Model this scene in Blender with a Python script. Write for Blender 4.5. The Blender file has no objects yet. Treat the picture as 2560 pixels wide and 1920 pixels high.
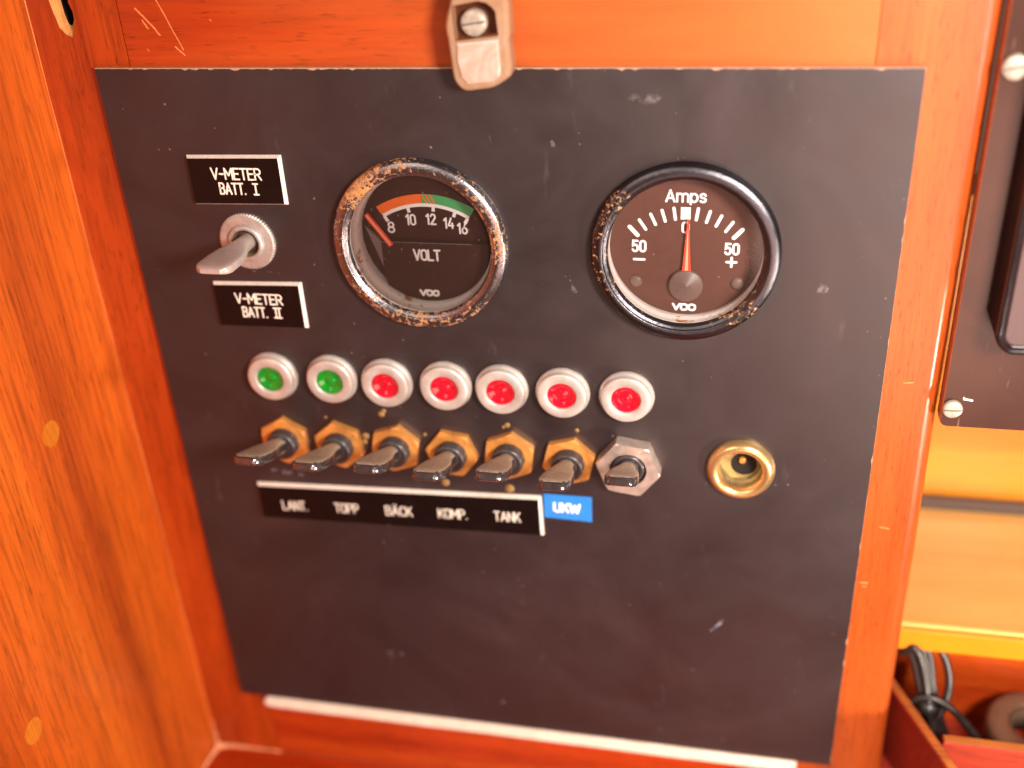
import bpy, bmesh, math, random
from mathutils import Vector, Matrix
from mathutils.geometry import tessellate_polygon
random.seed(7)
S = bpy.context.scene
COL = S.collection
R = math.radians

# ------------------------------------------------------------------ camera, world, lamps, exposure
# Place coordinates (mm): x to the right along the panel, y up the panel, z out of it towards the viewer.
def W(x, y, z=0.0):
    return Vector((x, -z, y)) * 0.001
cam_d = bpy.data.cameras.new('camera'); cam = bpy.data.objects.new('camera', cam_d); COL.objects.link(cam)
cam_d.sensor_width = 36.0; cam_d.lens = 37.913; cam_d.clip_start = 0.01; cam_d.clip_end = 20
rgt = Vector((0.97818872, -(-0.20185225), -0.04901532))
dwn = Vector((0.05761234, -0.49035937, -0.869614))
fwd = Vector((-0.19956866, 0.84782271, -0.49129319))
M = Matrix((rgt, -dwn, -fwd)).transposed().to_4x4()
M.translation = W(203.41, 345.72, 311.90)
cam.matrix_world = M
cam_d.dof.use_dof = True; cam_d.dof.focus_distance = 0.340; cam_d.dof.aperture_fstop = 4.4
S.camera = cam

world = bpy.data.worlds.new('World'); S.world = world; world.use_nodes = True
bg = world.node_tree.nodes['Background']
bg.inputs[0].default_value = (1.0, 0.62, 0.45, 1); bg.inputs[1].default_value = 0.16

def lamp(name, loc, target, size, watts, col):
    d = bpy.data.lights.new(name, 'AREA'); d.shape = 'DISK'; d.size = size; d.energy = watts; d.color = col
    o = bpy.data.objects.new(name, d); COL.objects.link(o); o.location = loc
    o.rotation_euler = (target - loc).to_track_quat('-Z', 'Y').to_euler()
    return o
lamp('key_lamp', W(395, 352, 315), W(150, 160, 0), 0.11, 3.8, (1.0, 0.90, 0.80))
lamp('sheen_lamp', W(345, 40, 460), W(230, 230, 0), 0.26, 1.0, (1.0, 0.58, 0.46))  # added lamp, no known source; puts the sheen on the panel's upper right
lamp('low_lamp', W(470, 37, 190), W(250, 60, 0), 0.045, 1.30, (1.0, 0.88, 0.74))  # added low lamp, out of view, that throws the tray's shadow leftwards
lamp('fill_lamp', W(-150, 620, 600), W(120, 150, 0), 0.45, 1.9, (1.0, 0.86, 0.74))  # added soft fill from upper left, not a fitting of the cabin

S.view_settings.view_transform = 'Standard'; S.view_settings.look = 'None'
S.view_settings.exposure = 0.0; S.view_settings.gamma = 1.0

# ------------------------------------------------------------------ materials
def new_mat(name):
    m = bpy.data.materials.new(name); m.use_nodes = True
    nt = m.node_tree; b = nt.nodes['Principled BSDF']
    return m, nt, b
def setp(b, **k):
    names = dict(col='Base Color', rough='Roughness', metal='Metallic', spec='Specular IOR Level', coat='Coat Weight',
                 coatr='Coat Roughness', trans='Transmission Weight', ior='IOR', sss='Subsurface Weight', sssr='Subsurface Radius', ssss='Subsurface Scale')
    for a, v in k.items():
        if a == 'col' and len(v) == 3: v = (*v, 1)
        b.inputs[names[a]].default_value = v
def N(nt, t, **k):
    n = nt.nodes.new(t)
    for a, v in k.items(): setattr(n, a, v)
    return n
def noise(nt, scale, detail=4, rough=.55, vec=None, stretch=None, rot=None, dist=0.0):
    tc = N(nt, 'ShaderNodeTexCoord'); mp = N(nt, 'ShaderNodeMapping')
    nt.links.new(tc.outputs['Object'], mp.inputs['Vector'])
    if stretch: mp.inputs['Scale'].default_value = stretch
    if rot: mp.inputs['Rotation'].default_value = rot
    oi = N(nt, 'ShaderNodeObjectInfo'); mu = N(nt, 'ShaderNodeMath', operation='MULTIPLY'); mu.inputs[1].default_value = 1.7
    nt.links.new(oi.outputs['Random'], mu.inputs[0]); nt.links.new(mu.outputs[0], mp.inputs['Location'])
    n = N(nt, 'ShaderNodeTexNoise'); n.inputs['Scale'].default_value = scale
    n.inputs['Detail'].default_value = detail; n.inputs['Roughness'].default_value = rough; n.inputs['Distortion'].default_value = dist
    nt.links.new(mp.outputs[0], n.inputs['Vector'])
    return n
def ramp(nt, src, stops):
    r = N(nt, 'ShaderNodeValToRGB'); e = r.color_ramp.elements
    while len(e) < len(stops): e.new(0.5)
    for el, (p, c) in zip(e, stops):
        el.position = p; el.color = (*c, 1) if len(c) == 3 else c
    nt.links.new(src, r.inputs[0]); return r
def g3(v): return (v, v, v)
def mixc(nt, fac, a, b, mode='MIX'):
    m = N(nt, 'ShaderNodeMix', data_type='RGBA', blend_type=mode)
    for s, v in ((m.inputs[0], fac), (m.inputs[6], a), (m.inputs[7], b)):
        if hasattr(v, 'links') or isinstance(v, bpy.types.NodeSocket): nt.links.new(v, s)
        elif isinstance(v, (int, float)): s.default_value = v
        else: s.default_value = (*v, 1) if len(v) == 3 else v
    return m.outputs[2]
def bump(nt, b, h, strength=.3, dist=.0005):
    bp = N(nt, 'ShaderNodeBump'); bp.inputs['Strength'].default_value = strength; bp.inputs['Distance'].default_value = dist
    nt.links.new(h, bp.inputs['Height']); nt.links.new(bp.outputs[0], b.inputs['Normal'])

def wood(name, dark, mid, light, axis='Z', rot=(0, 0, 0), scale=1.0, rough=.28, coat=.35, streak=.5, pore=.6):
    m, nt, b = new_mat(name)
    st = {'Z': (1, 1, .055), 'X': (.055, 1, 1), 'Y': (1, .055, 1)}[axis]
    def stn(f): return tuple(s * f for s in st)
    broad = noise(nt, 38 * scale, 5, .6, stretch=st, rot=rot, dist=.6)
    blot = noise(nt, 14 * scale, 3, .5, stretch=tuple(.3 + .7 * s for s in st), rot=rot)
    fine = noise(nt, 900 * scale, 3, .6, stretch=tuple(s if s > .5 else .05 for s in st), rot=rot)
    por = noise(nt, 1500 * scale, 2, .5, stretch=tuple(s if s > .5 else .13 for s in st), rot=rot)
    broad.inputs['Scale'].default_value = max(38 * scale, 42)
    base = ramp(nt, broad.outputs[0], [(.30, dark), (.50, mid), (.72, light)])
    bl = ramp(nt, blot.outputs[0], [(.3, g3(.72)), (.65, g3(1.12))])
    c = mixc(nt, .8, base.outputs[0], bl.outputs[0], 'MULTIPLY')
    fr = ramp(nt, fine.outputs[0], [(.35, g3(1 - streak)), (.55, g3(1.0))])
    c = mixc(nt, .55, c, fr.outputs[0], 'MULTIPLY')
    pr = ramp(nt, por.outputs[0], [(.30, g3(1 - pore)), (.40, g3(1.0))])
    c = mixc(nt, .7, c, pr.outputs[0], 'MULTIPLY')
    nt.links.new(c, b.inputs['Base Color'])
    rr = ramp(nt, blot.outputs[0], [(.3, g3(rough * .8)), (.7, g3(rough * 1.35))])
    nt.links.new(rr.outputs[0], b.inputs['Roughness'])
    setp(b, coat=coat, coatr=.18, spec=.4)
    bump(nt, b, por.outputs[0], .12, .0004)
    return m
wood_stile = wood('mahogany_upright', (.28, .026, .003), (.46, .056, .006), (.54, .090, .010), 'Z')
wood_stile_r = wood('mahogany_upright_orange', (.33, .052, .006), (.43, .078, .010), (.49, .105, .014), 'Z', streak=.35, rough=.34, coat=.22)  # right upright, tinted a little more orange than the left one
wood_rail_low = wood('mahogany_low_rail', (.32, .023, .003), (.46, .050, .006), (.54, .095, .009), 'X')
wood_bulk = wood('bulkhead_veneer', (.30, .039, .0035), (.51, .088, .006), (.60, .122, .009), 'Z', rot=(R(32), 0, 0), scale=.75, streak=.6, pore=.5, rough=.36, coat=.1)
wood_bung = wood('bung_wood', (.46, .10, .007), (.58, .155, .010), (.64, .20, .014), 'Z', rot=(R(50), 0, 0), scale=2, rough=.35)
wood_ledge = wood('ledge_mahogany', (.28, .018, .002), (.48, .040, .004), (.55, .07, .006), 'X')
wood_yellow = wood('shelf_pine', (.64, .19, .009), (.74, .25, .012), (.80, .30, .017), 'X', streak=.2, pore=.25)
wood_pale = wood('shelf_top_pine', (.74, .37, .09), (.80, .43, .12), (.84, .48, .15), 'X', streak=.15, pore=.2)
wood_tray = wood('tray_mahogany', (.20, .012, .004), (.32, .022, .006), (.42, .04, .008), 'X', streak=.6, rough=.7, coat=0)
wood_trayedge = wood('tray_worn_edge', (.36, .065, .009), (.50, .13, .018), (.58, .20, .035), 'X', streak=.6, rough=.85, coat=0)

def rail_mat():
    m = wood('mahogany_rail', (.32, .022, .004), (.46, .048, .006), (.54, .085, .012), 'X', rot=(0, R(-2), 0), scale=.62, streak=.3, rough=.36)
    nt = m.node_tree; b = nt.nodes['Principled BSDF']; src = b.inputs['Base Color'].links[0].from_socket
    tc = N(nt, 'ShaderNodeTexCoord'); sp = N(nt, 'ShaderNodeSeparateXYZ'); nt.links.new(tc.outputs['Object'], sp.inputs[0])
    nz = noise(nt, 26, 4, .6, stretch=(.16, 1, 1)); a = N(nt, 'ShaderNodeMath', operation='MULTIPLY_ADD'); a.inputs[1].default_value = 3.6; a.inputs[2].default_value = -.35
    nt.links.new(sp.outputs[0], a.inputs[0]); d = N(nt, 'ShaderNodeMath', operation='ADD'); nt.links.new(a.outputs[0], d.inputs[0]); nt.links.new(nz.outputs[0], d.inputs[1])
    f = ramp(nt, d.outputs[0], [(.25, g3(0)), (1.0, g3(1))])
    hs = mixc(nt, f.outputs[0], src, mixc(nt, .55, src, (.56, .19, .034)))  # golden glare painted into the red timber, growing toward the right end
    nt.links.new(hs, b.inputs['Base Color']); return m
def plain(name, col, rough=.5, var=.12, sc=300, **k):
    m, nt, b = new_mat(name)
    n = noise(nt, sc, 4, .6)
    r = ramp(nt, n.outputs[0], [(.3, tuple(c * (1 - var) for c in col)), (.7, tuple(min(1, c * (1 + var)) for c in col))])
    nt.links.new(r.outputs[0], b.inputs['Base Color'])
    rr = ramp(nt, n.outputs[0], [(.3, g3(rough * .85)), (.7, g3(min(1, rough * 1.15)))])
    nt.links.new(rr.outputs[0], b.inputs['Roughness'])
    setp(b, **k); return m
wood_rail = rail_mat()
raw_wood = wood('raw_wood', (.45, .16, .04), (.62, .27, .08), (.72, .38, .14), 'Z', scale=2, rough=.8, coat=0)
dark_void = plain('dark_cavity', (.012, .006, .005), .9)

# black laminate of the instrument panel: satin, dusty, wiped
def panel_mat():
    m, nt, b = new_mat('black_laminate')
    big = noise(nt, 16, 5, .6, dist=.8); mid = noise(nt, 24, 5, .65, dist=1.2); grain = noise(nt, 1600, 2, .6)
    c = ramp(nt, big.outputs[0], [(.30, (.015, .0085, .0098)), (.55, (.024, .0142, .0158)), (.75, (.038, .0235, .0255))])
    sp = noise(nt, 520, 1, .4); spk = ramp(nt, sp.outputs[0], [(.765, g3(0)), (.80, g3(.30))])
    c2 = mixc(nt, spk.outputs[0], c.outputs[0], (.42, .34, .30))
    sm = noise(nt, 110, 3, .7, stretch=(1, 1, .35), rot=(0, R(35), 0)); sk = ramp(nt, sm.outputs[0], [(.66, g3(0)), (.80, g3(.12))])
    c3 = mixc(nt, sk.outputs[0], c2, (.25, .20, .20))
    nt.links.new(c3, b.inputs['Base Color'])
    rr = ramp(nt, mid.outputs[0], [(.3, g3(.35)), (.7, g3(.50))]); nt.links.new(rr.outputs[0], b.inputs['Roughness'])
    setp(b, spec=.75); bump(nt, b, grain.outputs[0], .05, .0002)
    return m
laminate = panel_mat()
core_mat = plain('laminate_core', (.44, .235, .145), .7, .25, 900)
def bezel_mat(name, metal, amount, rustc, rough=.2, sc=230, mt_=1.0):
    m, nt, b = new_mat(name)
    n = noise(nt, sc, 8, .72, dist=.4); big = noise(nt, 34, 2, .5)
    add = N(nt, 'ShaderNodeMath', operation='ADD'); ml = N(nt, 'ShaderNodeMath', operation='MULTIPLY_ADD')
    ml.inputs[1].default_value = .8; ml.inputs[2].default_value = -.4
    nt.links.new(big.outputs[0], ml.inputs[0]); nt.links.new(n.outputs[0], add.inputs[0]); nt.links.new(ml.outputs[0], add.inputs[1])
    f = ramp(nt, add.outputs[0], [(amount, g3(0)), (amount + .05, g3(1))])
    n2 = noise(nt, 700, 4, .7)
    rc = ramp(nt, n2.outputs[0], [(.3, tuple(c * .35 for c in rustc)), (.6, rustc), (.8, tuple(min(1, c * 1.5) for c in rustc))])
    c = mixc(nt, f.outputs[0], metal, rc.outputs[0]); nt.links.new(c, b.inputs['Base Color'])
    mt = ramp(nt, f.outputs[0], [(0, g3(mt_)), (1, g3(0))]); nt.links.new(mt.outputs[0], b.inputs['Metallic'])
    rr = ramp(nt, f.outputs[0], [(0, g3(rough)), (1, g3(.75))]); nt.links.new(rr.outputs[0], b.inputs['Roughness'])
    bump(nt, b, add.outputs[0], .25, .0006)
    return m
bezel_volt = bezel_mat('rusty_chrome', (.27, .26, .285), .535, (.56, .25, .085), .25, 620)
bezel_amp = bezel_mat('flecked_black_chrome', (.10, .095, .11), .625, (.56, .30, .13), .28, 640)
ring_volt = bezel_mat('gauge_inner_ring', (.92, .84, .80), .66, (.50, .22, .05), .30, 230, .0)
ring_amp = bezel_mat('gauge_inner_ring_pale', (.92, .84, .80), .66, (.62, .27, .05), .30, 230, .0)
dial_mat = plain('gauge_dial', (.034, .0085, .0065), .6, spec=.2)
shroud_mat = plain('gauge_shroud', (.036, .0105, .008), .55, spec=.25)
facet_mat = plain('shroud_facet', (.20, .15, .15), .5)
white_print = plain('white_print', (.95, .95, .95), .6, .04)
cream_print = plain('cream_engraving', (.84, .76, .66), .6, .06)
orange_print = plain('orange_print', (.95, .17, .014), .6, .05)
green_print = plain('green_print', (.06, .42, .15), .6, .05)
needle_red = plain('needle_red', (1.0, .075, .03), .4, .03)
needle_pale = plain('needle_pale', (1.0, .46, .28), .4, .03)
hub_mat = plain('needle_hub', (.16, .10, .085), .45)
def glass_mat():
    m, nt, b = new_mat('dusty_hazed_glass')
    nt.nodes.remove(b); out = nt.nodes['Material Output']
    tr = N(nt, 'ShaderNodeBsdfTransparent'); gl = N(nt, 'ShaderNodeBsdfGlossy'); gl.inputs['Roughness'].default_value = .06
    df = N(nt, 'ShaderNodeBsdfDiffuse'); df.inputs[0].default_value = (.60, .36, .28, 1)  # dust specks, plus a thin warm film painting the cabin's reflected haze
    fr = N(nt, 'ShaderNodeFresnel'); fr.inputs[0].default_value = 1.48
    n = noise(nt, 900, 2, .5); sp = ramp(nt, n.outputs[0], [(.69, g3(.022)), (.78, g3(.22))])
    m1 = N(nt, 'ShaderNodeMixShader'); m2 = N(nt, 'ShaderNodeMixShader')
    nt.links.new(sp.outputs[0], m1.inputs[0]); nt.links.new(tr.outputs[0], m1.inputs[1]); nt.links.new(df.outputs[0], m1.inputs[2])
    nt.links.new(fr.outputs[0], m2.inputs[0]); nt.links.new(m1.outputs[0], m2.inputs[1]); nt.links.new(gl.outputs[0], m2.inputs[2])
    nt.links.new(m2.outputs[0], out.inputs[0]); return m
glass = glass_mat()
plate_black = plain('plate_black', (.007, .003, .003), .3, .1, 200, spec=.22)
plate_white = plain('plate_bevel', (.80, .70, .62), .5, .10, 500)
tape_blue = plain('tape_blue', (.030, .22, .66), .3, .06, 120)
white_plastic = plain('lamp_white_plastic', (.62, .55, .51), .40, .14, 180, metal=.45)
lens_green = plain('lens_green', (.003, .24, .014), .12, .15, 500, coat=.6, coatr=.08)
lens_red = plain('lens_red', (.56, .004, .020), .12, .12, 500, coat=.6, coatr=.08)
brass_nut = plain('brass_nut_lacquered', (.76, .325, .078), .3, .32, 130, metal=.35, coat=.5, coatr=.15)
steel_nut = plain('nickel_nut', (.82, .66, .58), .34, .18, 320, metal=.75)
collar_mat = plain('black_collar', (.045, .038, .042), .32, .2, 500, spec=.7)
lever_rough = plain('lever_knurl', (.40, .30, .22), .45, .5, 1500, metal=.2)
lever_black = plain('lever_black', (.22, .20, .21), .18, .2, 600, metal=.9)
lever_grey = plain('lever_grey', (.46, .37, .34), .38, .10, 420, metal=.25)
washer_mat = plain('nickel_washer', (.50, .44, .41), .42, .12, 420, metal=.55)
brass = plain('brass_polished', (.80, .52, .23), .30, .06, 160, metal=.85)
brass_in = plain('brass_liner', (.50, .40, .20), .42, .25, 300, metal=.8)
screw_mat = plain('screw_nickel', (.43, .36, .29), .5, .3, 500, metal=.2)
slot_mat = plain('screw_slot', (.13, .10, .085), .7)
bead_mat = plain('cream_bead_paint', (.82, .70, .58), .6, .1, 240)
def smear(name, col, top):
    m = plain(name, col, .7, .3, 900); nt = m.node_tree; b = nt.nodes['Principled BSDF']
    n = noise(nt, 650, 4, .7); r = ramp(nt, n.outputs[0], [(.38, g3(.04)), (.66, g3(top))]); nt.links.new(r.outputs[0], b.inputs['Alpha']); return m
smear_mat = smear('pale_smear', (.26, .21, .21), .30)
smear_blue = smear('bluish_smear', (.34, .33, .42), .75)
glue_mat = plain('amber_glue', (.30, .17, .05), .4, .4, 700)
scratch_mat = plain('scratch_raw', (.66, .20, .06), .7, .2, 900)
caulk_mat = plain('caulk', (.80, .34, .16), .35, .2, 300)
def bronze():
    m, nt, b = new_mat('glossy_dark_plate')
    n = noise(nt, 30, 3, .5); s = noise(nt, 900, 2, .5, stretch=(1, 1, .12), rot=(0, R(25), 0))
    r = ramp(nt, n.outputs[0], [(.3, (.030, .008, .005)), (.7, (.060, .018, .010))])
    k = ramp(nt, s.outputs[0], [(.69, g3(0)), (.76, g3(.16))]); c = mixc(nt, k.outputs[0], r.outputs[0], (.5, .36, .28))
    nt.links.new(c, b.inputs['Base Color']); setp(b, rough=.22, spec=.42); return m
plate2_mat = bronze()
plate2_edge = plain('plate_edge', (.50, .15, .06), .5, .2, 500)
device_mat = plain('device_black_plastic', (.016, .009, .010), .16, .2, 200, spec=.7)
device_face = plain('device_face', (.050, .028, .032), .22, .15, 200, spec=.7)
cable_mat = plain('cable_black_rubber', (.014, .010, .009), .36, .25, 400, spec=.6)
roll_mat = plain('brown_tape_roll', (.15, .068, .038), .5, .15, 120)
roll_core = plain('roll_core', (.10, .05, .03), .7)
def clip_plastic():
    m, nt, b = new_mat('frosted_clip_plastic')
    out = nt.nodes['Material Output']
    n = noise(nt, 130, 5, .65, dist=1.5); c = ramp(nt, n.outputs[0], [(.3, (.56, .33, .19)), (.5, (.60, .38, .24)), (.7, (.63, .44, .31))])
    nt.links.new(c.outputs[0], b.inputs['Base Color']); setp(b, rough=.16, spec=.6, coat=.9, coatr=.05)
    tl = N(nt, 'ShaderNodeBsdfTranslucent'); nt.links.new(c.outputs[0], tl.inputs[0])
    mx = N(nt, 'ShaderNodeMixShader'); mx.inputs[0].default_value = .5
    nt.links.new(b.outputs[0], mx.inputs[1]); nt.links.new(tl.outputs[0], mx.inputs[2]); nt.links.new(mx.outputs[0], out.inputs[0])
    return m
clip_mat = clip_plastic()
def pad_mat():
    m, nt, b = new_mat('milky_plastic')
    n = noise(nt, 90, 4, .6, dist=2.5); k = noise(nt, 75, 3, .6, stretch=(1, 1, 1))
    c = ramp(nt, n.outputs[0], [(.32, (.44, .27, .20)), (.5, (.50, .335, .27)), (.68, (.54, .42, .36))])
    d = ramp(nt, k.outputs[0], [(.62, g3(0)), (.74, g3(.55))]); c2 = mixc(nt, d.outputs[0], c.outputs[0], (.20, .12, .085))
    nt.links.new(c2, b.inputs['Base Color']); setp(b, rough=.16, spec=.6, coat=.9, coatr=.05); return m
clip_pad = pad_mat()
clip_window = plain('clip_clear_window', (.085, .022, .010), .10, .3, 120, coat=.6, coatr=.05)

# ------------------------------------------------------------------ mesh helpers (all in mm, place axes)
class MB:
    def __init__(s): s.v = []; s.f = []; s.m = []; s.smooth = []
    def add(s, verts, faces, mi=0, smooth=False):
        o = len(s.v); s.v += [tuple(v) for v in verts]
        for f in faces: s.f.append(tuple(i + o for i in f)); s.m.append(mi); s.smooth.append(smooth)
    def build(s, name, mats, parent=None, at=None, weld=True):
        me = bpy.data.meshes.new(name)
        me.from_pydata([W(*v) for v in s.v], [], s.f)
        for m in (mats if isinstance(mats, (list, tuple)) else [mats]): me.materials.append(m)
        for p, mi, sm in zip(me.polygons, s.m, s.smooth): p.material_index = mi; p.use_smooth = sm
        bm = bmesh.new(); bm.from_mesh(me)
        if weld: bmesh.ops.remove_doubles(bm, verts=bm.verts, dist=1e-7)
        bmesh.ops.recalc_face_normals(bm, faces=bm.faces) if weld else None
        bm.to_mesh(me); bm.free()
        o = bpy.data.objects.new(name, me); COL.objects.link(o)
        if parent is not None: o.parent = parent
        if at is not None: o.location = W(*at)
        return o
def tag(o, label=None, cat=None, group=None, kind=None):
    for k, v in (('label', label), ('category', cat), ('group', group), ('kind', kind)):
        if v: o[k] = v
    return o
def thing(name, at, label, cat, group=None):
    e = bpy.data.objects.new(name, None); COL.objects.link(e); e.location = W(*at); e.empty_display_size = .01
    return tag(e, label, cat, group)
def inset(pts, d):
    if abs(d) < 1e-9: return list(pts)
    n = len(pts); out = []
    area = sum(pts[i][0] * pts[(i + 1) % n][1] - pts[(i + 1) % n][0] * pts[i][1] for i in range(n))
    sg = 1 if area > 0 else -1
    for i in range(n):
        p0 = Vector(pts[i - 1]); p1 = Vector(pts[i]); p2 = Vector(pts[(i + 1) % n])
        e1 = (p1 - p0).normalized(); e2 = (p2 - p1).normalized()
        n1 = Vector((-e1.y, e1.x)) * sg; n2 = Vector((-e2.y, e2.x)) * sg
        k = n1 + n2; k = k / max(.25, k.dot(k) / 2) 
        out.append(tuple(p1 + k * d))
    return out
def stack(mb, sections, cap0=True, cap1=True, mi=0, smooth=False, wallmi=None):
    """sections: list of (pts2d, z)"""
    n = len(sections[0][0]); vs = []; fs = []
    for pts, z in sections: vs += [(p[0], p[1], z) for p in pts]
    for k in range(len(sections) - 1):
        for i in range(n):
            j = (i + 1) % n; fs.append((k * n + i, k * n + j, (k + 1) * n + j, (k + 1) * n + i))
    mb.add(vs, fs, mi if wallmi is None else wallmi, smooth)
    if cap0: mb.add([(p[0], p[1], sections[0][1]) for p in sections[0][0]], [tuple(range(n))[::-1]], mi)
    if cap1: mb.add([(p[0], p[1], sections[-1][1]) for p in sections[-1][0]], [tuple(range(n))], mi)
def prism(mb, pts, z0, z1, bev=0.3, mi=0):
    if bev: stack(mb, [(pts, z0), (pts, z1 - bev), (inset(pts, bev * .35), z1 - bev * .3), (inset(pts, bev), z1)], mi=mi)
    else: stack(mb, [(pts, z0), (pts, z1)], mi=mi)
def rect(x0, y0, x1, y1): return [(x0, y0), (x1, y0), (x1, y1), (x0, y1)]
def circ(cx, cy, r, n=48, a0=0): return [(cx + r * math.cos(a0 + 2 * math.pi * i / n), cy + r * math.sin(a0 + 2 * math.pi * i / n)) for i in range(n)]
def box(mb, x0, y0, z0, x1, y1, z1, bev=.4, mi=0):
    bm = bmesh.new(); bmesh.ops.create_cube(bm, size=1)
    for v in bm.verts: v.co = Vector((x0 + (v.co.x + .5) * (x1 - x0), y0 + (v.co.y + .5) * (y1 - y0), z0 + (v.co.z + .5) * (z1 - z0)))
    if bev: bmesh.ops.bevel(bm, geom=bm.edges[:], offset=bev, segments=2, affect='EDGES', profile=.5)
    bm.verts.index_update(); mb.add([v.co[:] for v in bm.verts], [tuple(v.index for v in f.verts) for f in bm.faces], mi); bm.free()
def lathe(mb, prof, n=64, mi=0, cx=0, cy=0, closed=False, smooth=True, mis=None):
    vs = []; rings = []
    for r, z in prof:
        if r < 1e-6: rings.append([len(vs)]); vs.append((cx, cy, z))
        else:
            rings.append(list(range(len(vs), len(vs) + n)))
            vs += [(cx + r * math.cos(2 * math.pi * i / n), cy + r * math.sin(2 * math.pi * i / n), z) for i in range(n)]
    prs = list(zip(rings, rings[1:])) + ([(rings[-1], rings[0])] if closed else [])
    for q, (a, b) in enumerate(prs):
        fs = []
        for i in range(n):
            j = (i + 1) % n
            if len(a) == 1: fs.append((a[0], b[i], b[j]))
            elif len(b) == 1: fs.append((a[i], a[j], b[0]))
            else: fs.append((a[i], a[j], b[j], b[i]))
        o = len(mb.v) if q == 0 else o
        if q == 0: mb.v += vs
        for f in fs: mb.f.append(tuple(i + o for i in f)); mb.m.append(mis[q] if mis else mi); mb.smooth.append(smooth)
def holed(mb, outer, holes, z, mi=0):
    loops = [outer] + holes
    tri = tessellate_polygon([[Vector((p[0], p[1], 0)) for p in l] for l in loops])
    flat = [(p[0], p[1], z) for l in loops for p in l]
    mb.add(flat, [tuple(t) for t in tri], mi)
def walls(mb, pts, z0, z1, mi=0):
    stack(mb, [(pts, z0), (pts, z1)], False, False, mi)
def tube(mb, pts, r, n=10, mi=0, closed=False, cap=True):
    P = [Vector(p) for p in pts]; m = len(P); rings = []; up = None; o = len(mb.v)
    for i in range(m):
        if closed: t = P[(i + 1) % m] - P[i - 1]
        else: t = P[min(i + 1, m - 1)] - P[max(i - 1, 0)]
        t.normalize()
        if up is None: up = t.orthogonal().normalized()
        up = (up - t * up.dot(t)).normalized(); s = t.cross(up)
        rr = r[i] if isinstance(r, (list, tuple)) else r
        mb.v += [tuple(P[i] + (up * math.cos(2 * math.pi * k / n) + s * math.sin(2 * math.pi * k / n)) * rr) for k in range(n)]
    for i in range(m if closed else m - 1):
        for k in range(n):
            a = o + i * n; b = o + ((i + 1) % m) * n
            mb.f.append((a + k, a + (k + 1) % n, b + (k + 1) % n, b + k)); mb.m.append(mi); mb.smooth.append(True)
    if cap and not closed:
        mb.f.append(tuple(o + k for k in range(n))[::-1]); mb.f.append(tuple(o + (m - 1) * n + k for k in range(n)))
        mb.m += [mi, mi]; mb.smooth += [False, False]
def spline(pts, k=8, closed=False):
    P = [Vector(p) for p in pts]; out = []; n = len(P)
    for i in range(n if closed else n - 1):
        p0 = P[i - 1] if (closed or i > 0) else P[i]; p1 = P[i]; p2 = P[(i + 1) % n]
        p3 = P[(i + 2) % n] if (closed or i + 2 < n) else p2
        for q in range(k):
            t = q / k
            out.append(.5 * ((2 * p1) + (p2 - p0) * t + (2 * p0 - 5 * p1 + 4 * p2 - p3) * t * t + (3 * p1 - p0 - 3 * p2 + p3) * t ** 3))
    if not closed: out.append(P[-1])
    return out
_lift = [0]
def ribbon(mb, pts, w, z, mi=0, caps=True):
    """flat stroke with mitred joins and round ends"""
    P = [Vector(p) for p in pts]; P = [p for i, p in enumerate(P) if i == 0 or (p - P[i - 1]).length > 1e-6]
    _lift[0] = (_lift[0] + 1) % 9; z = z + _lift[0] * .004
    L = []; Rr = []
    for i, p in enumerate(P):
        d1 = (P[i] - P[i - 1]).normalized() if i > 0 else None
        d2 = (P[i + 1] - P[i]).normalized() if i < len(P) - 1 else None
        if d1 is None: d1 = d2
        if d2 is None: d2 = d1
        nn = Vector((-d1.y, d1.x)) + Vector((-d2.y, d2.x))
        nn = nn / max(.45, nn.dot(nn) / 2)
        L.append(p + nn * w / 2); Rr.append(p - nn * w / 2)
    n = len(P); vs = [(p.x, p.y, z) for p in L] + [(p.x, p.y, z) for p in Rr]
    mb.add(vs, [(i, i + 1, n + i + 1, n + i) for i in range(n - 1)], mi)
    if caps and (P[0] - P[-1]).length > 1e-4:
        for c, d in ((P[-1], (P[-1] - P[-2]).normalized()), (P[0], (P[0] - P[1]).normalized())):
            sd = Vector((-d.y, d.x)); fan = [c + (sd * math.cos(a) + d * math.sin(a)) * w / 2 for a in [math.pi * q / 6 for q in range(7)]]
            mb.add([(p.x, p.y, z) for p in fan], [tuple(range(7))], mi)
def arc(cx, cy, rx, ry, a0, a1, n=10): return [(cx + rx * math.cos(R(a0 + (a1 - a0) * i / n)), cy + ry * math.sin(R(a0 + (a1 - a0) * i / n))) for i in range(n + 1)]
def ellip(cx, cy, rx, ry, n=20): return arc(cx, cy, rx, ry, 90, 450, n)
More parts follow.
